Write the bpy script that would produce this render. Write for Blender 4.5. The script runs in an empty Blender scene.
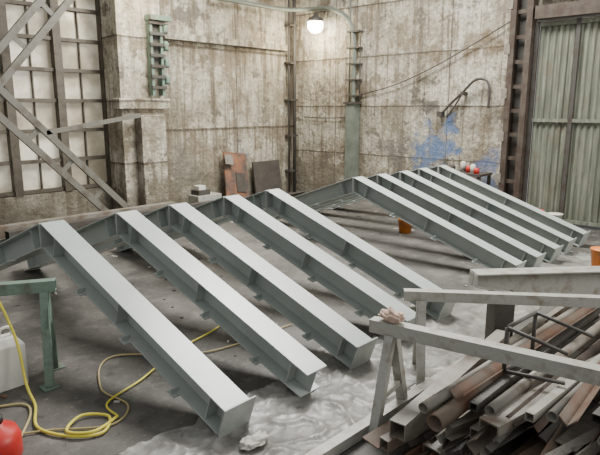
import bpy, bmesh, math, random
from mathutils import Vector, Matrix, noise
random.seed(7)
# ---------------------------------------------------------------- materials
def newmat(name):
    m=bpy.data.materials.new(name); m.use_nodes=True
    nt=m.node_tree; b=nt.nodes['Principled BSDF']
    return m,nt,b
def noise_n(nt,vec,scale,detail=6,rough=.6):
    n=nt.nodes.new('ShaderNodeTexNoise'); n.inputs['Scale'].default_value=scale
    n.inputs['Detail'].default_value=detail; n.inputs['Roughness'].default_value=rough
    nt.links.new(vec,n.inputs['Vector']); return n.outputs['Fac']
def ramp(nt,fac,stops):
    r=nt.nodes.new('ShaderNodeValToRGB'); e=r.color_ramp.elements
    e[0].position=stops[0][0]; e[0].color=(*stops[0][1],1)
    e[1].position=stops[-1][0]; e[1].color=(*stops[-1][1],1)
    for p,c in stops[1:-1]:
        x=e.new(p); x.color=(*c,1)
    nt.links.new(fac,r.inputs['Fac']); return r.outputs['Color']
def fr(nt,fac,a,b,lo=0.,hi=1.):
    r=nt.nodes.new('ShaderNodeMapRange'); r.inputs[1].default_value=a; r.inputs[2].default_value=b
    r.inputs[3].default_value=lo; r.inputs[4].default_value=hi
    nt.links.new(fac,r.inputs[0]); return r.outputs[0]
def mix(nt,fac,a,b,mode='MIX'):
    m=nt.nodes.new('ShaderNodeMix'); m.data_type='RGBA'; m.blend_type=mode
    for s,v in ((m.inputs[0],fac),(m.inputs[6],a),(m.inputs[7],b)):
        if isinstance(v,(int,float)): s.default_value=v
        elif isinstance(v,tuple): s.default_value=(*v,1)
        else: nt.links.new(v,s)
    return m.outputs[2]
def mth(nt,op,a,b=None):
    m=nt.nodes.new('ShaderNodeMath'); m.operation=op
    for i,v in enumerate((a,b)):
        if v is None: continue
        if isinstance(v,(int,float)): m.inputs[i].default_value=v
        else: nt.links.new(v,m.inputs[i])
    return m.outputs[0]
def pos(nt,scale=(1,1,1),loc=(0,0,0)):
    g=nt.nodes.new('ShaderNodeNewGeometry'); mp=nt.nodes.new('ShaderNodeMapping')
    mp.inputs['Scale'].default_value=scale; mp.inputs['Location'].default_value=loc
    nt.links.new(g.outputs['Position'],mp.inputs['Vector']); return mp.outputs[0]
def bump(nt,b,h,s=.3,d=.02):
    n=nt.nodes.new('ShaderNodeBump'); n.inputs['Strength'].default_value=s; n.inputs['Distance'].default_value=d
    nt.links.new(h,n.inputs['Height']); nt.links.new(n.outputs[0],b.inputs['Normal'])
def lin(c):
    return tuple(((x/255)/12.92 if x/255<=.04045 else ((x/255+.055)/1.055)**2.4) for x in c)
def simple(name,c,rough=.5,metal=0.,var=.25,scale=6,bmp=0.):
    m,nt,b=newmat(name); c=lin(c)
    P=pos(nt); n=noise_n(nt,P,scale)
    d=tuple(x*(1-var) for x in c); l=tuple(min(1,x*(1+var)) for x in c)
    nt.links.new(ramp(nt,n,[(.3,d),(.7,l)]),b.inputs['Base Color'])
    b.inputs['Roughness'].default_value=rough; b.inputs['Metallic'].default_value=metal
    if bmp: bump(nt,b,noise_n(nt,P,scale*6),bmp)
    return m
def rusty(name,c,rust,amt=.5,rough=.6,scale=5,fine=.5):
    m,nt,b=newmat(name); P=pos(nt)
    n=noise_n(nt,P,scale,6,.6); n2=noise_n(nt,P,scale*5,4)
    col=mix(nt,fr(nt,n,amt-.1,amt+.1),lin(rust),lin(c))
    col=mix(nt,fr(nt,n2,.4,.8,0,fine),col,(.35,.33,.3),'MULTIPLY')
    nt.links.new(col,b.inputs['Base Color']); b.inputs['Roughness'].default_value=rough
    bump(nt,b,n2,.15,.004); return m
def concrete(name,base,light,dark,patches=(),seam=1.25,wallaxis='y',stain=.7):
    m,nt,b=newmat(name); P=pos(nt)
    big=noise_n(nt,P,.55,7,.65); mid=noise_n(nt,P,1.9,9,.68); fine=noise_n(nt,P,12,6,.65)
    mid2=noise_n(nt,pos(nt,(1,1,1),(5,9,3)),1.1,9,.7)
    stk=noise_n(nt,pos(nt,(2.6,2.6,.2)),1.5,6,.65); drip=noise_n(nt,pos(nt,(9,9,.5)),1.2,5,.6)
    col=ramp(nt,big,[(.32,lin(dark)),(.47,lin(base)),(.6,lin(light))])
    col=mix(nt,fr(nt,mid,.53,.57,0,.7),col,lin(light))
    col=mix(nt,fr(nt,mid2,.54,.57,0,.7),col,lin((132,118,96)))
    col=mix(nt,fr(nt,mid,.39,.43,.75,0),col,lin((104,92,74)))
    col=mix(nt,fr(nt,mid2,.38,.41,.8,0),col,lin((90,85,76)))
    col=mix(nt,fr(nt,stk,.5,.62,0,stain),col,lin((94,82,66)))
    col=mix(nt,fr(nt,drip,.54,.66,0,stain),col,lin((88,74,56)))
    col=mix(nt,fr(nt,fine,.38,.6,.45,0),col,lin((88,80,68)))
    g=nt.nodes.new('ShaderNodeNewGeometry'); sx=nt.nodes.new('ShaderNodeSeparateXYZ'); nt.links.new(g.outputs['Position'],sx.inputs[0])
    z=sx.outputs['Z']
    fz=mth(nt,'FRACT',mth(nt,'DIVIDE',mth(nt,'ADD',z,mth(nt,'MULTIPLY',mid,.08)),seam))
    line=mth(nt,'GREATER_THAN',fz,.968)
    # grime running down below each seam
    col=mix(nt,mth(nt,'MULTIPLY',fr(nt,fz,.78,.97,0,.65),fr(nt,drip,.4,.55)),col,lin((96,84,66)))
    h=sx.outputs['Y' if wallaxis=='y' else 'X']
    fh=mth(nt,'FRACT',mth(nt,'DIVIDE',mth(nt,'ADD',h,mth(nt,'MULTIPLY',mid,.1)),3.4))
    line2=mth(nt,'GREATER_THAN',fh,.99)
    ln=mth(nt,'MAXIMUM',line,line2)
    col=mix(nt,mth(nt,'MULTIPLY',ln,fr(nt,fine,.35,.6,.3,.85)),col,lin((62,52,42)))
    col=mix(nt,fr(nt,mth(nt,'ADD',z,mth(nt,'MULTIPLY',mid,1.8)),1.1,2.1,.8,0),col,lin((98,90,76)))
    for (cx,cy,cz,r,c,th) in patches:
        vs=nt.nodes.new('ShaderNodeVectorMath'); vs.operation='DISTANCE'
        nt.links.new(g.outputs['Position'],vs.inputs[0]); vs.inputs[1].default_value=(cx,cy,cz)
        dd=mth(nt,'ADD',mth(nt,'DIVIDE',vs.outputs['Value'],r),mth(nt,'MULTIPLY',mth(nt,'SUBTRACT',mid,.5),6.5))
        col=mix(nt,fr(nt,dd,.3,1.1,th,0),col,lin(c))
    nt.links.new(col,b.inputs['Base Color']); b.inputs['Roughness'].default_value=.9
    hh=mth(nt,'SUBTRACT',mth(nt,'ADD',fine,mid),mth(nt,'MULTIPLY',ln,1.5))
    bump(nt,b,hh,.8,.05); return m
M={}
M['steel']=simple('painted_steel_grey',(163,169,164),.34,0,.1,2.5)
M['plate']=simple('primer_end_plate',(150,154,149),.45,0,.12,9)
M['galv']=rusty('worn_galvanised',(162,161,152),(130,118,102),.4,.45,7,.25)
M['green']=rusty('green_paint',(104,124,110),(88,88,76),.4,.5,6,.4)
M['rust']=rusty('rusted_steel',(80,70,60),(62,48,38),.5,.75,5)
M['dark']=rusty('dark_steel',(70,67,62),(60,48,38),.42,.6,5)
M['mull']=rusty('mullion_steel',(86,79,67),(66,57,46),.42,.6,5)
M['scrapg']=rusty('scrap_grey',(130,125,115),(100,86,72),.45,.5,4,.3)
M['scrapl']=rusty('scrap_light',(156,152,142),(120,106,90),.4,.45,4,.3)
M['scrapb']=rusty('scrap_brown',(104,90,76),(104,74,54),.5,.6,4,.4)
M['brace']=rusty('brace_paint',(104,101,92),(80,71,58),.42,.6,4,.3)
M['pipe']=simple('pipe_green',(100,106,96),.5,0,.25,4)
M['black']=simple('black_rubber',(32,31,30),.6)
M['white']=simple('white_plastic',(205,203,192),.4,0,.08)
M['red']=simple('red_plastic',(176,40,34),.4,0,.15)
M['orange']=simple('orange_plastic',(215,125,50),.45,0,.2)
M['yellow']=simple('yellow_hose',(214,200,70),.5,0,.15)
M['cable']=simple('beige_cable',(168,152,104),.6,0,.15)
M['cloth']=simple('rag_cloth',(190,165,148),.95,0,.25,20)
M['cloth2']=simple('rag_white',(185,182,172),.95,0,.2,20)
M['wood']=simple('board_dark',(66,60,54),.7,0,.3)
M['rustor']=rusty('orange_rust_board',(72,65,60),(134,90,64),.5,.75,3)
wl=concrete('concrete_left',(160,152,134),(194,187,169),(128,118,101),[(8.3,11.6,.9,.5,(96,92,84),.5),(10.2,11.6,1.1,.28,(90,110,140),.5)],1.95,'x')
wp=concrete('concrete_pilaster',(178,170,152),(208,202,186),(148,139,121),[(7.1,10.95,1.9,.4,(112,104,90),.6)],1.3,'y',.45)
wr=concrete('concrete_right',(164,156,139),(200,193,176),(132,122,104),
   [(12.4,7.1,1.4,.6,(88,112,148),.85),(12.4,5.5,1.0,.45,(86,108,150),.6),(12.4,7.15,2.45,.24,(70,66,60),.85),(12.4,8.1,1.3,.45,(98,95,88),.7),(12.4,9.9,2.0,.3,(90,84,74),.5),(12.4,6.2,3.6,.5,(110,92,68),.6)],1.25,'y')
# floor
m,nt,b=newmat('workshop_floor'); P=pos(nt)
a=noise_n(nt,P,.8,8,.65); c=noise_n(nt,P,4,8,.7); d=noise_n(nt,P,22,5,.7)
col=ramp(nt,a,[(.35,lin((54,51,47))),(.5,lin((74,71,66))),(.65,lin((98,94,88)))])
col=mix(nt,fr(nt,c,.52,.62,0,.4),col,lin((120,116,108)))
col=mix(nt,fr(nt,c,.36,.43,.7,0),col,lin((44,41,38)))
col=mix(nt,fr(nt,d,.6,.68,0,.5),col,lin((150,145,135)))
nt.links.new(col,b.inputs['Base Color']); nt.links.new(fr(nt,c,.3,.7,.5,.85),b.inputs['Roughness']); bump(nt,b,d,.35,.01); M['floor']=m
# pane (frosted glass; its own emission stands in for daylight behind it)
m,nt,b=newmat('frosted_pane'); P=pos(nt)
a=noise_n(nt,P,.8,5,.6); col=ramp(nt,a,[(.35,lin((126,117,100))),(.5,lin((166,157,137))),(.62,lin((214,207,188)))])
nt.links.new(col,b.inputs['Base Color']); b.inputs['Roughness'].default_value=.2
nt.links.new(col,b.inputs['Emission Color']); b.inputs['Emission Strength'].default_value=.38; M['pane']=m
# gate
m,nt,b=newmat('gate_green'); a=noise_n(nt,pos(nt,(5,5,.5)),2,6,.65); a2=noise_n(nt,pos(nt),3,6)
col=ramp(nt,a,[(.35,lin((84,87,74))),(.55,lin((112,115,100))),(.7,lin((138,139,124)))])
col=mix(nt,fr(nt,a2,.55,.68,0,.6),col,lin((104,90,73)))
nt.links.new(col,b.inputs['Base Color']); b.inputs['Roughness'].default_value=.6; M['gate']=m
# plastic sheet
m,nt,b=newmat('plastic_film'); a=noise_n(nt,pos(nt),5,6,.6)
nt.links.new(ramp(nt,a,[(.35,lin((130,127,120))),(.6,lin((176,174,166)))]),b.inputs['Base Color']); b.inputs['Roughness'].default_value=.38
tr=nt.nodes.new('ShaderNodeBsdfTransparent'); ms=nt.nodes.new('ShaderNodeMixShader')
nt.links.new(fr(nt,noise_n(nt,pos(nt),1.8,5),.35,.65,.25,.75),ms.inputs[0]); nt.links.new(tr.outputs[0],ms.inputs[1]); nt.links.new(b.outputs[0],ms.inputs[2])
nt.links.new(ms.outputs[0],nt.nodes['Material Output'].inputs[0]); M['film']=m
def emis(name,c,s):
    m,nt,b=newmat(name); b.inputs['Emission Color'].default_value=(*c,1); b.inputs['Emission Strength'].default_value=s; return m
M['lamp']=emis('lamp_glow',(1,.93,.75),30)
# ---------------------------------------------------------------- mesh builder
class MB:
    def __init__(s): s.bm=bmesh.new(); s.mats=[]
    def mi(s,mat):
        mat=M[mat] if isinstance(mat,str) else mat
        if mat not in s.mats: s.mats.append(mat)
        return s.mats.index(mat)
    def hexa(s,P,mat):
        i=s.mi(mat); v=[s.bm.verts.new(p) for p in P]
        for q in ((0,3,2,1),(4,5,6,7),(0,1,5,4),(1,2,6,5),(2,3,7,6),(3,0,4,7)):
            f=s.bm.faces.new([v[k] for k in q]); f.material_index=i
    def box(s,c,sz,mat,R=None):
        c=Vector(c); h=[x/2 for x in sz]; P=[]
        for z in (-1,1):
            for x,y in ((-1,-1),(1,-1),(1,1),(-1,1)):
                v=Vector((x*h[0],y*h[1],z*h[2])); 
                if R: v=R@v
                P.append(c+v)
        s.hexa(P,mat)
    def b2(s,a,b_,mat): # min/max box
        s.box([(a[i]+b_[i])/2 for i in range(3)],[abs(b_[i]-a[i]) for i in range(3)],mat)
    def prof(s,pts,p0,p1,mat,roll=0.,smooth=False):
        p0=Vector(p0);p1=Vector(p1);d=(p1-p0).normalized()
        u=d.cross(Vector((0,0,1)))
        if u.length<1e-3: u=Vector((1,0,0))
        u.normalize(); w=u.cross(d)
        Q=Matrix.Rotation(roll,3,d); u=Q@u; w=Q@w
        i=s.mi(mat)
        A=[s.bm.verts.new(p0+u*x+w*y) for x,y in pts]; B=[s.bm.verts.new(p1+u*x+w*y) for x,y in pts]
        n=len(pts)
        for k in range(n):
            f=s.bm.faces.new([A[k],A[(k+1)%n],B[(k+1)%n],B[k]]); f.material_index=i; f.smooth=smooth
        for ring in (A[::-1],B):
            f=s.bm.faces.new(ring); f.material_index=i
    def rod(s,p0,p1,r,mat,n=12): s.prof([(r*math.cos(t*2*math.pi/n),r*math.sin(t*2*math.pi/n)) for t in range(n)],p0,p1,mat,0,True)
    def hollow(s,p0,p1,w,h,t,mat,roll=0): # rectangular tube w/ open ends
        for (cx,cy,ww,hh) in ((0,h/2-t/2,w,t),(0,-h/2+t/2,w,t),(w/2-t/2,0,t,h-2*t),(-w/2+t/2,0,t,h-2*t)):
            s.prof([(cx-ww/2,cy-hh/2),(cx+ww/2,cy-hh/2),(cx+ww/2,cy+hh/2),(cx-ww/2,cy+hh/2)],p0,p1,mat,roll)
    def pipe(s,p0,p1,r,t,mat,n=16): # open pipe
        p0=Vector(p0);p1=Vector(p1);d=(p1-p0).normalized();u=d.cross(Vector((0,0,1))).normalized();w=u.cross(d);i=s.mi(mat)
        rg=[]
        for p,rr in ((p0,r),(p1,r),(p1,r-t),(p0,r-t)):
            rg.append([s.bm.verts.new(p+(u*math.cos(k*2*math.pi/n)+w*math.sin(k*2*math.pi/n))*rr) for k in range(n)])
        for a in range(4):
            A=rg[a];B=rg[(a+1)%4]
            for k in range(n):
                f=s.bm.faces.new([A[k],A[(k+1)%n],B[(k+1)%n],B[k]]);f.material_index=i;f.smooth=a%2==0
    def path(s,pts,r,mat,n=8,res=8):
        pts=[Vector(p) for p in pts]; C=[]
        for i in range(len(pts)-1):
            a=pts[max(i-1,0)];b_=pts[i];c=pts[i+1];d=pts[min(i+2,len(pts)-1)]
            for k in range(res):
                t=k/res
                C.append(.5*((2*b_)+(c-a)*t+(2*a-5*b_+4*c-d)*t*t+(3*b_-a-3*c+d)*t**3))
        C.append(pts[-1]); i=s.mi(mat); prev=None; u=None
        for j,p in enumerate(C):
            d=(C[min(j+1,len(C)-1)]-C[max(j-1,0)]).normalized()
            if u is None: u=d.cross(Vector((0.3,0.2,1))).normalized()
            u=(u-d*u.dot(d)).normalized(); w=d.cross(u)
            ring=[s.bm.verts.new(p+(u*math.cos(k*2*math.pi/n)+w*math.sin(k*2*math.pi/n))*r) for k in range(n)]
            if prev:
                for k in range(n):
                    f=s.bm.faces.new([prev[k],prev[(k+1)%n],ring[(k+1)%n],ring[k]]);f.material_index=i;f.smooth=True
            else: s.bm.faces.new(ring[::-1]).material_index=i
            prev=ring
        s.bm.faces.new(prev).material_index=i
    def lathe(s,c,prof,mat,n=24):
        c=Vector(c);i=s.mi(mat);prev=None
        for r,z in prof:
            ring=[s.bm.verts.new(c+Vector((r*math.cos(k*2*math.pi/n),r*math.sin(k*2*math.pi/n),z))) for k in range(n)]
            if prev:
                for k in range(n):
                    f=s.bm.faces.new([prev[k],prev[(k+1)%n],ring[(k+1)%n],ring[k]]);f.material_index=i;f.smooth=True
            else: s.bm.faces.new(ring[::-1]).material_index=i
            prev=ring
        s.bm.faces.new(prev).material_index=i
    def done(s,name,bevel=0):
        me=bpy.data.meshes.new(name); bmesh.ops.recalc_face_normals(s.bm,faces=s.bm.faces); s.bm.to_mesh(me); s.bm.free()
        for m in s.mats: me.materials.append(m)
        o=bpy.data.objects.new(name,me); bpy.context.collection.objects.link(o)
        if bevel:
            bv=o.modifiers.new('bevel','BEVEL'); bv.width=bevel; bv.segments=2; bv.limit_method='ANGLE'
        return o
XW,YW=12.4,11.6
# ---------------------------------------------------------------- room
f=MB(); f.b2((-3,-6,-.2),(XW+.4,YW+.4,0),'floor'); f.done('floor')
w=MB()
w.b2((-3,YW,0),(6.62,YW+.35,.7),wl); w.b2((6.62,YW,0),(XW+.35,YW+.35,7.2),wl)
w.b2((-3,YW,5.7),(6.62,YW+.35,7.2),wl); w.b2((-3,YW,.7),(1.4,YW+.35,5.7),wl)
w.done('wall_left')
w=MB(); w.b2((7.9,YW-.14,3.95),(XW-.5,YW,4.1),wl); w.done('trim_3')
PY=YW-.65
w=MB(); w.b2((6.4,PY,0),(7.45,YW-.04,7.2),wp)           # pilaster
w.b2((6.3,PY-.1,2.38),(7.55,PY+.2,2.6),wp)
w.b2((6.7,PY-.25,0),(7.3,PY,2.25),wp)
w.done('trim_2',.015)
w=MB()
w.b2((XW,5.0,0),(XW+.35,YW,7.2),wr); w.b2((XW,-6,4.15),(XW+.35,5.0,7.2),wr); w.b2((XW,-6,0),(XW+.35,-1,4.15),wr)
w.done('wall_right')
# window
g=MB(); g.b2((1.4,YW+.16,.7),(6.62,YW+.19,5.7),'pane')
for i,xv in enumerate((1.45,2.4,3.4,4.45,5.45,6.48)):
    g.b2((xv-.08,YW-.02,.7),(xv+.08,YW+.14,5.7),'mull')
for k in range(9):
    z=.75+k*.6; g.b2((1.4,YW+.03,z-.035),(6.6,YW+.15,z+.035),'mull')
for xv in (1.95,2.9,3.93,4.95,5.96): g.b2((xv-.012,YW+.1,.7),(xv+.012,YW+.16,5.7),'mull')
g.done('window_1')
# gate
g=MB(); y=4.72
i=g.mi('gate'); prev=None
while y>-1.0:
    for dy,dx in ((0,0),(.025,.03),(.07,.03),(.095,0)):
        yy=y-dy; xx=XW-.02-dx
        a=g.bm.verts.new((xx,yy,.06)); c=g.bm.verts.new((xx,yy,4.1))
        if prev: 
            ff=g.bm.faces.new([prev[0],a,c,prev[1]]); ff.material_index=i
        prev=(a,c)
    y-=.125
for z in (.1,2.15,4.05): g.b2((XW-.11,-1,z-.035),(XW-.07,4.75,z+.035),'gate')
for yy in (4.75,3.95,3.1,1.2): g.b2((XW-.12,yy-.04,.04),(XW-.06,yy+.04,4.12),'dark' if yy>3.9 else 'gate')
g.done('door_1')
t=MB(); t.b2((XW-.3,-1,4.15),(XW,4.75,4.4),'rust'); t.b2((XW-.22,-1,4.62),(XW,4.75,4.7),'dark'); t.done('trim_1')
c=MB() # rusted column, laced channels
for y0 in (4.86,5.2): c.b2((XW-.28,y0-.06,0),(XW-.02,y0+.06,7),'rust')
for k in range(14):
    c.b2((XW-.2,4.9,.3+k*.5),(XW-.17,5.16,.38+k*.5),'rust')
c.b2((XW-.06,4.86,0),(XW-.02,5.2,7),'dark')
for k in range(6): c.b2((XW-.3,5.22,.8+k*.9),(XW-.24,5.34,1.0+k*.9),'scrapg')
c.done('rusted_steel_column')
# ---------------------------------------------------------------- portal frames
def frame(X,yk,idx,zt=1.25,th=math.radians(19.2),D=.25,W=.25,endplate=True):
    b=MB(); ct,st=math.cos(th),math.sin(th); L=(zt-D*ct)/st
    for sg in (-1,1):
        dv=Vector((0,sg*ct,-st)); nv=Vector((0,-sg*st,-ct)); xv=Vector((1,0,0)); K=Vector((X,yk,zt))
        def bx(s0,s1,x0,x1,n0,n1,mat='steel'):
            P=[]
            for nn in (n0,n1):
                for ss,xx in ((s0,x0),(s1,x0),(s1,x1),(s0,x1)): P.append(K+dv*ss+xv*xx+nv*nn)
            b.hexa(P,mat)
        tf=.013
        def mit(nn): return nn*math.tan(th)+.012
        def seg(x0,x1,n0,n1,s1):
            P=[]
            for nn in (n0,n1):
                for ss,xx in ((mit(nn),x0),(s1,x0),(s1,x1),(mit(nn),x1)):
                    P.append(K+dv*ss+xv*xx+nv*nn)
            b.hexa(P,'steel')
        seg(-W/2,W/2,0,tf,L-.012); seg(-W/2,W/2,D-tf,D,L-.012); seg(-.005,.005,tf,D-tf,L-.012)
        if endplate: bx(L-.014,L,-W/2-.025,W/2+.035,-.03,D,'plate')
        for ss in (.1*L,.5*L,.93*L) :
            for sx in (-1,1): bx(ss,ss+.01,min(sx*.006,sx*(W/2-.01)),max(sx*.006,sx*(W/2-.01)),tf,D-tf)
        for ss in (.3*L,.56*L,.8*L):
            bx(ss,ss+.09,-W/2-.06,-W/2+.03,D-.001,D+.01)
            if sg<0: bx(ss+.04,ss+.05,-W/2-.06,-W/2+.02,D-.05,D)
    b.b2((X-W/2-.01,yk-.014,zt-D/ct-.02),(X+W/2+.01,yk+.014,zt-.012),'plate')
    return b.done('steel_portal_frame' if idx==0 else 'steel_portal_frame.%03d'%idx,.002)
for i,(X,yk) in enumerate([(2.54,5.86),(3.38,5.82),(4.1,5.84),(4.98,5.86),(5.78,5.88),(7.85,5.9),(8.5,5.86),(9.2,5.84),(9.9,5.86),(10.65,5.86)]):
    frame(X,yk,i,endplate=(i!=1))
# ---------------------------------------------------------------- plastic film
b=bmesh.new(); nx,ny=330,60
vs=[[None]*(ny+1) for _ in range(nx+1)]
for a in range(nx+1):
    for c in range(ny+1):
        X=1.8+a/nx*8.3; v=c/ny
        y0=2.35+.22*noise.noise(Vector((X*.9,0,0)))+.08*noise.noise(Vector((X*5,3,0))); y1=3.4+.3*noise.noise(Vector((X*1.1,7,0)))+.1*noise.noise(Vector((X*4,9,0)))
        y0+=max(0,(2.3-X))*.8; Y=y0+(y1-y0)*v
        rid=(1-abs(noise.noise(Vector((X*3.2+Y,Y*3.2,0))))*2.2)
        rid2=(1-abs(noise.noise(Vector((X*8,Y*8+X*2,4))))*2.4)
        z=.004+.024*max(0,rid)**5+.014*max(0,rid2)**4
        vs[a][c]=b.verts.new((X,Y,z))
for a in range(nx):
    for c in range(ny): 
        ff=b.faces.new((vs[a][c],vs[a+1][c],vs[a+1][c+1],vs[a][c+1])); ff.smooth=True
me=bpy.data.meshes.new('f'); b.to_mesh(me); b.free(); me.materials.append(M['film'])
o=bpy.data.objects.new('plastic_floor_sheet',me); bpy.context.collection.objects.link(o)
# floor debris: paint chips, offcuts, weld slag
b=MB()
rr=random.Random(3)
for k in range(170):
    x=1.2+rr.random()*10; y=3.2+rr.random()*6.5; q=rr.uniform(.01,.035)
    b.box((x,y,.006),(q*rr.uniform(1,3),q,.012),rr.choice(['scrapl','dark','scrapb','cloth2']),Matrix.Rotation(rr.random()*3,3,'Z'))
b.done('floor_debris')
# ---------------------------------------------------------------- trestles
def lerp(a,b_,t): return tuple(a[i]+(b_[i]-a[i])*t for i in range(3))
def trestle(name,p0,p1,h,mat,w,legs,spread=.3):
    b=MB(); a=(p0[0],p0[1],h-w/2); c=(p1[0],p1[1],h-w/2)
    b.hollow(a,c,w,w,.006,mat)
    d=(Vector(c)-Vector(a)).normalized(); s=Vector((-d.y,d.x,0))
    for t in legs:
        q=Vector(lerp(a,c,t))-Vector((0,0,w/2))
        for sg in (-1,1):
            ft=Vector((q.x,q.y,0.01))+s*sg*spread
            b.hollow(q+s*sg*.03,ft,.07,.07,.005,mat)
            b.box((ft.x,ft.y,.006),(.14,.14,.012),mat)
        m0=q.lerp(Vector((q.x,q.y,0))+s*spread,.62); m1=q.lerp(Vector((q.x,q.y,0))-s*spread,.62)
        b.hollow(m0,m1,.045,.045,.005,mat)
        k0=q+s*.16-Vector((0,0,.3)); k1=q-s*.16-Vector((0,0,.3)); g0=q+s*.05;g1=q-s*.05
        b.hexa([g1-d*.035,g0-d*.035,k0-d*.035,k1-d*.035,g1-d*.028,g0-d*.028,k0-d*.028,k1-d*.028],mat)
    return b.done(name,.002)
trestle('steel_sawhorse',(3.44,2.42),(3.78,.3),.82,'galv',.1,(.08,.93),.27)
trestle('steel_sawhorse.001',(4.2,2.62),(5.75,.5),.82,'galv',.09,(.06,.95),.25)
trestle('steel_sawhorse.002',(2.1,4.88),(.7,5.7),.92,'green',.1,(.06,.9),.2)
b=MB()
def girder(b,p0,p1,h0,h1,zt,mat):
    p0=Vector(p0);p1=Vector(p1);d=(p1-p0).normalized();s=Vector((-d.y,d.x,0))
    def hx(a0,a1,z0a,z0b,z1a,z1b):
        q0=p0;q1=p1
        b.hexa([q0+s*a0+Vector((0,0,z0a)),q1+s*a0+Vector((0,0,z0b)),q1+s*a1+Vector((0,0,z0b)),q0+s*a1+Vector((0,0,z0a)),
                q0+s*a0+Vector((0,0,z1a)),q1+s*a0+Vector((0,0,z1b)),q1+s*a1+Vector((0,0,z1b)),q0+s*a1+Vector((0,0,z1a))],mat)
    hx(-.1,.1,zt-.014,zt-.014,zt,zt); hx(-.1,.1,zt-h0,zt-h1,zt-h0+.014,zt-h1+.014); hx(-.006,.006,zt-h0+.014,zt-h1+.014,zt-.014,zt-.014)
    for t in (0.,.995):
        q=p0.lerp(p1,t); hh=h0+(h1-h0)*t
        for sg in (-1,1):
            c=q+s*sg*.05; b.box((c.x,c.y,zt-hh/2),(.012,.085,hh-.03),mat,Matrix.Rotation(math.atan2(d.y,d.x),3,'Z'))
G0=(5.15,2.42,0);G1=(7.0,.75,0)
girder(b,G0,G1,.14,.6,.82,'galv')
for t in (.12,.9):
    q=Vector(G0).lerp(Vector(G1),t); hh=.14+.46*t
    b.box((q.x,q.y,(.82-hh)/2),(.2,.2,.82-hh),'dark',Matrix.Rotation(-.73,3,'Z'))
b.done('tapered_plate_girder',.002)
# ---------------------------------------------------------------- scrap pile
b=MB(); mats=['scrapg','scrapb','dark','scrapg','scrapl','rust','scrapb','scrapg']
def Lp(a,t): return [(0,0),(a,0),(a,t),(t,t),(t,a),(0,a)]
def Up(a,h,t): return [(0,0),(a,0),(a,t),(t,t),(t,h-t),(a,h-t),(a,h),(0,h)]
for k in range(165):
    Y=.5+random.random()*1.55; X0=2.85+random.random()*1.8+max(0,(1.2-Y))*.4; L=1.1+random.random()*2.1
    lay=random.choice((0,0,1,1,2,2,3)); 
    if Y>1.8: lay=min(lay,1)
    z=.03+lay*.085+random.random()*.03; an=math.radians(random.gauss(-4,6))
    if Y>1.7: an=-abs(an)
    tilt=random.gauss(0,.03)
    p0=Vector((X0,Y,z)); p1=p0+Vector((math.cos(an)*L,math.sin(an)*L,abs(tilt)*L))
    kind=random.choice('LLUUTRLF'); mt=random.choice(mats)
    if kind=='L': b.prof(Lp(random.uniform(.05,.1),.008),p0,p1,mt,random.choice((0,.8,-.8,2.4,3.9)))
    elif kind=='U': b.prof(Up(.06,random.uniform(.09,.15),.01),p0,p1,mt,random.choice((0,1.57,-1.57,.5)))
    elif kind=='T': b.hollow(p0+Vector((0,0,.04)),p1+Vector((0,0,.04)),.08,.08,.007,mt)
    elif kind=='R': b.pipe(p0+Vector((0,0,.05)),p1+Vector((0,0,.05)),.045,.007,mt)
    else: b.prof([(-.07,0),(.07,0),(.07,.01),(-.07,.01)],p0+Vector((0,0,.02)),p1+Vector((0,0,.02)),mt,random.gauss(0,.15))
for k in range(14):
    Y=.1+k*.08; b.prof(Up(.07,.16,.012),(4.6+random.random()*.8,Y,.12+.2*random.random()),(6.6+random.random(),Y-.25,.18+.2*random.random()),random.choice(mats),random.choice((1.57,-1.57,.4)))
b.hollow((3.0,1.88,.28),(4.9,1.98,.34),.12,.12,.008,'scrapg'); b.pipe((3.1,1.66,.38),(4.8,1.6,.4),.06,.009,'scrapb')
b.prof(Up(.07,.15,.012),(3.3,1.45,.42),(5.2,1.1,.44),'scrapg',1.57)
for k in range(11): # long lengths lying on top
    Y=1.75-k*.11; x0=3.0+random.random()*.5+k*.04; z=.43+random.random()*.03
    mt=['scrapg','scrapb','dark','scrapg','rust','scrapl'][k%6]; q=(x0,Y,z); e=(x0+2.2+random.random()*1.0,Y-.25+random.random()*.35,z+.03)
    if k%3==0: b.pipe(q,e,.038,.006,mt)
    elif k%3==1: b.prof(Lp(.08,.008),q,e,mt,random.choice((.8,-.8,2.4)))
    else: b.hollow(q,e,.06,.06,.006,mt)
b.done('scrap_steel_pile')
b=MB(); b.hollow((2.5,2.3,.055),(5.6,2.22,.055),.085,.085,.006,'galv'); b.done('square_tube_length')
b=MB()
pp=[(3.9,1.55,.5),(4.3,1.5,.5),(4.3,1.5,.86),(3.9,1.55,.84)]
for i in range(4): b.rod(pp[i],pp[(i+1)%4],.016,'dark')
for i in range(4): b.rod(pp[i],(pp[i][0]+.1,pp[i][1]-.4,pp[i][2]-(.12 if i>1 else 0)),.014,'dark')
b.done('bent_rod_frame')
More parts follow.
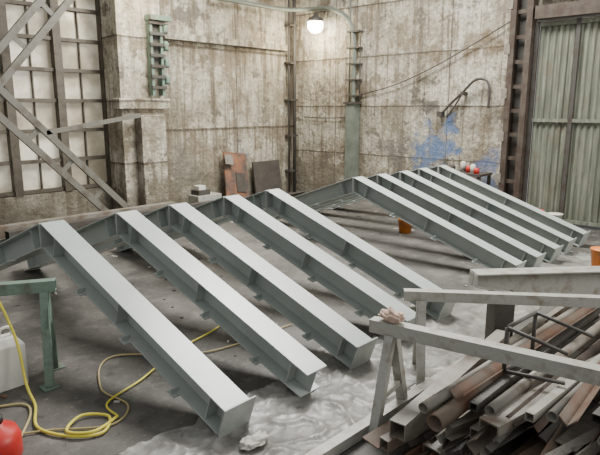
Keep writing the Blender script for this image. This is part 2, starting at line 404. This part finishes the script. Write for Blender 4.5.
# ---------------------------------------------------------------- small items
def crumple(name,c,r,h,mat,seed):
    bm=bmesh.new(); bmesh.ops.create_icosphere(bm,subdivisions=4,radius=1)
    for v in bm.verts:
        n=v.co.copy(); q=1+.35*noise.noise(n*2.3+Vector((seed,0,0)))+.22*noise.noise(n*6+Vector((seed,2,0)))
        v.co=Vector((n.x*r[0]*q,n.y*r[1]*q,max(0,(n.z*.6+.5)*h*q)))
    me=bpy.data.meshes.new(name); bm.to_mesh(me); bm.free()
    for p in me.polygons: p.use_smooth=True
    me.materials.append(M[mat]); o=bpy.data.objects.new(name,me); o.location=c; bpy.context.collection.objects.link(o)
crumple('crumpled_rag',(3.47,2.26,.822),(.055,.1,0),.08,'cloth',1)
crumple('crumpled_rag.001',(2.52,2.78,.015),(.12,.07,0),.05,'cloth2',5)
def bucket(name,x,y,mat,r=.14,h=.32,lid=None):
    b=MB(); b.lathe((x,y,0),[(r*.82,0),(r,h*.93),(r*1.07,h*.93),(r*1.07,h),(r*.98,h),(r*.8,.02)] if not lid else [(r*.82,0),(r,h*.93),(r*1.07,h*.93),(r*1.07,h),(r*.3,h+.005)],mat)
    b.path([(x-r*1.05,y,h*.9),(x-r*1.1,y-.05,h*.6),(x,y-r*1.2,h*.45),(x+r*1.1,y-.05,h*.6),(x+r*1.05,y,h*.9)],.005,'dark',6)
    b.done(name)
bucket('paint_bucket',9.5,5.95,'orange',.14,.28); bucket('paint_bucket.001',12.0,4.35,'red'); bucket('paint_bucket.002',11.95,3.95,'white',.14,.3,1)
bucket('paint_bucket.003',9.35,2.35,'orange',.16,.3,1); bucket('paint_bucket.004',11.75,4.72,'orange',.13,.28)
# jerrycan
b=MB(); b.b2((1.52,4.96,.0),(1.82,5.18,.38),'white'); b.hexa([(1.52,4.96,.38),(1.82,4.96,.38),(1.82,5.18,.38),(1.52,5.18,.38),(1.57,5.01,.45),(1.77,5.01,.45),(1.77,5.14,.45),(1.57,5.14,.45)],'white')
b.lathe((1.6,5.07,.44),[(.04,0),(.04,.05),(.03,.055)],'white'); b.path([(1.65,5.07,.44),(1.67,5.07,.52),(1.75,5.07,.52),(1.76,5.07,.43)],.014,'white')
b.done('plastic_jerrycan',.02)
b=MB(); b.lathe((1.2,3.98,0),[(.15,0),(.165,.03),(.165,.16),(.14,.22),(.06,.25),(.05,.28)],'red'); b.lathe((1.2,3.98,.28),[(.06,0),(.06,.04),(.03,.05)],'black'); b.done('red_gas_canister')
b=MB(); b.path([(1.3,5.4,.75),(1.45,5.25,.96),(1.62,5.12,.94),(1.72,4.9,.5),(1.72,4.75,.1),(1.68,4.5,.02),(1.55,4.15,.02),(1.66,3.85,.02),(1.85,3.72,.02),(2.0,3.9,.02),(1.85,4.05,.03),(1.66,3.9,.04),(1.8,3.75,.04),(2.05,3.85,.02)],.012,'yellow')
b.path([(2.05,3.85,.02),(2.1,4.1,.02),(2.5,4.25,.02),(2.8,4.4,.02),(3.1,4.55,.02),(3.7,4.7,.02),(4.2,4.9,.02)],.009,'yellow'); b.done('yellow_hose')
b=MB(); b.path([(1.1,4.4,.02),(1.35,4.2,.02),(1.6,4.05,.015),(1.95,3.78,.015),(2.2,3.95,.015),(2.2,4.4,.015),(2.6,4.9,.015),(3.3,4.3,.015),(4.4,4.2,.015)],.008,'cable')
b.path([(1.25,4.95,.015),(1.4,4.75,.015),(1.62,4.6,.015),(1.6,4.4,.015),(1.4,4.1,.015)],.01,'cable'); b.done('beige_extension_cable')
# ---------------------------------------------------------------- left wall fittings
b=MB()
def laced(b,p0,p1,off,mat):
    p0=Vector(p0);p1=Vector(p1);d=(p1-p0).normalized();s=Vector((0,1,0)).cross(d).normalized()
    for sg in (-1,1): b.prof([(-.04,-.06),(.04,-.06),(.04,.06),(-.04,.06)],p0+s*sg*off,p1+s*sg*off,mat)
    n=int((p1-p0).length/.8)
    for k in range(n+1):
        q=p0.lerp(p1,k/n); b.box(q,(.09,.02,off*2),mat,Matrix((d,Vector((0,1,0)),s)).transposed())
laced(b,(3.3,10.8,2.3),(6.6,10.8,6.0),.18,'brace'); laced(b,(3.3,10.75,3.15),(6.25,10.75,.1),.18,'brace')
b.prof([(-.04,-.04),(.04,-.04),(.04,.04),(-.04,.04)],(4.7,10.75,1.95),(6.7,10.75,2.25),'brace')
b.box((3.3,10.8,2.8),(.6,.05,1.2),'brace')
b.done('diagonal_wall_brace')
b=MB(); BY=PY
for xx in (7.1,7.35): b.b2((xx-.03,BY-.17,2.66),(xx+.03,BY-.03,4.3),'green')
for k in range(7): b.b2((7.05,BY-.2,2.8+k*.22),(7.41,BY-.15,2.86+k*.22),'dark')
for k in range(4): b.lathe((7.48,BY-.12,2.9+k*.35),[(.05,0),(.07,.05),(.05,.1),(.07,.15),(.04,.2)],'green')
b.b2((7.05,BY-.25,4.2),(7.57,BY-.01,4.3),'green'); b.b2((7.12,BY-.1,3.3),(7.34,BY-.02,4.1),'dark'); b.done('insulator_bracket')
b=MB()
R2=Matrix.Rotation(math.radians(-14),3,'X')@Matrix.Rotation(math.radians(8),3,'Y')
b.box((9.75,YW-.35,.66),(.75,.04,1.25),'rustor',R2); b.box((9.85,YW-.42,.5),(.3,.03,.5),'wood',R2); b.box((9.5,YW-.38,1.12),(.25,.02,.25),'scrapg',R2); b.done('leaning_rusty_board')
b=MB(); b.box((11.0,YW-.22,.5),(1.0,.05,.95),'wood',Matrix.Rotation(math.radians(-8),3,'X')); b.done('dark_sheet_board')
b=MB()
for k,(y,z,h) in enumerate(((10.55,.1,.2),(10.3,.1,.2),(10.4,.3,.2),(10.0,.08,.16),(9.7,.08,.16),(10.1,.26,.18))):
    b.hollow((2.6+.2*k,y,z),(6.6+.3*k,y+.02,z),.18,h*.95,.01,['galv','brace','scrapg','dark','scrapg','dark'][k])
b.done('stacked_steel_sections')
b=MB(); b.b2((8.1,10.7,0),(8.8,11.1,.38),'galv'); b.b2((8.15,10.75,.38),(8.5,11.05,.5),'dark'); b.b2((8.85,10.7,0),(9.2,11.0,.25),'wood'); b.b2((8.2,10.8,.5),(8.4,11,.6),'white'); b.done('tool_boxes',.01)
b=MB()
for k in range(9):
    y=9.6+.12*(k%5); b.prof(Up(.06,.12,.01),(8.2+random.random()*.4,y,.02+.1*(k//5)),(10.2+random.random(),y+.2,.04+.1*(k//5)),random.choice(['scrapg','dark','scrapb']),random.choice((0,1.57)))
b.done('stacked_steel_sections.001')
b=MB(); b.rod((12.1,11.38,0),(12.1,11.38,7),.05,'dark'); b.rod((11.95,11.45,0),(11.95,11.45,7),.03,'dark')
for k in range(6): b.b2((11.9,11.34,.6+k),(12.2,11.58,.65+k),'dark')
b.done('corner_downpipe')
b=MB(); b.path([(9.2,11.4,5.0),(10.6,11.4,5.0),(11.6,11.25,4.98),(12.1,10.9,5.0),(12.2,10.2,4.95),(12.24,9.62,4.65),(12.25,9.4,4.1),(12.25,9.4,3.3),(12.25,9.4,2.5)],.055,'pipe',12)
b.rod((12.3,9.58,2.5),(12.3,9.58,5.6),.02,'pipe'); b.rod((12.3,9.24,2.5),(12.3,9.24,4.2),.015,'dark')
for k in range(5): b.b2((12.18,9.22,2.7+k*.4),(12.38,9.6,2.74+k*.4),'dark')
b.b2((12.12,9.28,.0),(12.38,9.55,2.55),'pipe'); b.b2((12.08,9.22,2.5),(12.39,9.61,2.56),'dark'); b.done('duct_pipe')
b=MB(); b.path([(12.33,11.2,2.15),(12.33,10.4,2.13),(12.33,9.65,2.15)],.015,'dark'); b.path([(12.33,9.2,2.75),(12.3,8.2,2.95),(12.3,7.2,3.3),(12.3,6.2,3.75),(12.3,5.3,4.2)],.014,'dark'); b.done('wall_cable')
b=MB(); b.path([(12.3,6.85,2.25),(12.28,6.6,2.5),(12.25,6.3,2.75),(12.2,6.0,3.0),(12.2,5.75,3.0),(12.2,5.65,2.8),(12.2,5.65,2.4)],.028,'dark',10)
b.path([(12.3,6.7,2.2),(12.25,6.5,2.42),(12.2,6.2,2.85)],.02,'dark'); b.b2((12.22,6.8,2.2),(12.39,6.92,2.32),'dark'); b.b2((12.18,6.25,2.68),(12.39,6.33,2.76),'dark'); b.done('bracket_arm_pipe')
# lamps
def lamp(name,x,y,z,r,dy=0,dx=0,E=60):
    b=MB(); b.lathe((x,y,z-r),[(r*.1,0),(r*.6,r*.15),(r*.95,r*.6),(r,r),(r*.95,r*1.4)],'lamp'); b.lathe((x,y,z+r*.4),[(r*1.1,0),(r*.9,r*.4),(r*.3,r*.7),(.03,r*1.1)],'dark')
    b.path([(x,y,z+r*1.4),(x+dx*.5,y+dy*.5,z+r*1.7),(x+dx,y+dy,z+r*1.7)],.015,'dark'); b.done(name)
    l=bpy.data.lights.new(name+'_light','POINT'); l.energy=E; l.color=(1,.88,.62); l.shadow_soft_size=.15; o=bpy.data.objects.new(name+'_light',l); o.location=(x-.3 if dx else x,y-.35 if dy else y,z-.3); bpy.context.collection.objects.link(o)
    o.parent=bpy.data.objects[name]
lamp('industrial_lamp',11.98,10.5,4.55,.21,0,.38,150); lamp('industrial_lamp.001',6.75,10.4,4.85,.16,.5,0,90)
# bench on the right
b=MB(); b.b2((11.6,5.45,.95),(12.2,6.4,1.0),'wood')
for x in (11.65,12.15):
    for y in (5.5,6.35): b.b2((x-.03,y-.03,0),(x+.03,y+.03,.95),'dark')
b.b2((11.6,5.5,.4),(12.2,6.35,.43),'wood')
for k,(y,m_,h) in enumerate(((5.6,'red',.1),(5.75,'white',.16),(5.95,'dark',.1),(6.2,'rustor',.14),(5.85,'red',.12),(6.05,'cloth2',.2))): b.lathe((11.72+.13*(k%3),y,1.0),[(.06,0),(.06,h),(.03,h+.03)],m_,12)
b.b2((11.7,6.22,1.0),(11.95,6.38,1.12),'dark')
b.lathe((11.8,5.9,.43),[(.1,0),(.12,.25)],'red',16); b.lathe((11.8,6.2,.43),[(.1,0),(.1,.2)],'white',16)
b.done('workbench')
# ---------------------------------------------------------------- light
W=bpy.data.worlds.new('world'); bpy.context.scene.world=W; W.use_nodes=True
W.node_tree.nodes['Background'].inputs[0].default_value=(.95,.98,1,1); W.node_tree.nodes['Background'].inputs[1].default_value=.62
def area(name,loc,tgt,sx,sy,E,c):
    l=bpy.data.lights.new(name,'AREA'); l.shape='RECTANGLE'; l.size=sx; l.size_y=sy; l.energy=E; l.color=c
    o=bpy.data.objects.new(name,l); o.location=loc; o.rotation_euler=(Vector(tgt)-Vector(loc)).to_track_quat('-Z','Y').to_euler(); bpy.context.collection.objects.link(o)
area('overhead_key_light',(8.6,6.3,7.8),(6.2,5.6,0),4,3,2000,(1,.99,.95))  # added overhead area light for bright tops and darker sides; no skylight built
area('side_daylight_fill',(9,-5,5),(8,8,2),6,4,800,(1,.98,.93))  # unseen area light for soft daylight from the right; no door stands there
# ---------------------------------------------------------------- camera
fpx=572.0; p=math.atan(119.5/572); az=math.radians(42.7)
F=Vector((math.cos(az),math.sin(az),0)); R=Vector((math.sin(az),-math.cos(az),0)); Z=Vector((0,0,1))
fw=F*math.cos(p)-Z*math.sin(p); up=F*math.sin(p)+Z*math.cos(p)
cam=bpy.data.cameras.new('camera'); co=bpy.data.objects.new('camera',cam); bpy.context.collection.objects.link(co)
cam.lens=36*fpx/600; cam.sensor_width=36
Mx=Matrix((R,up,-fw)).transposed().to_4x4(); Mx.translation=(0,0,2.4); co.matrix_world=Mx
bpy.context.scene.camera=co
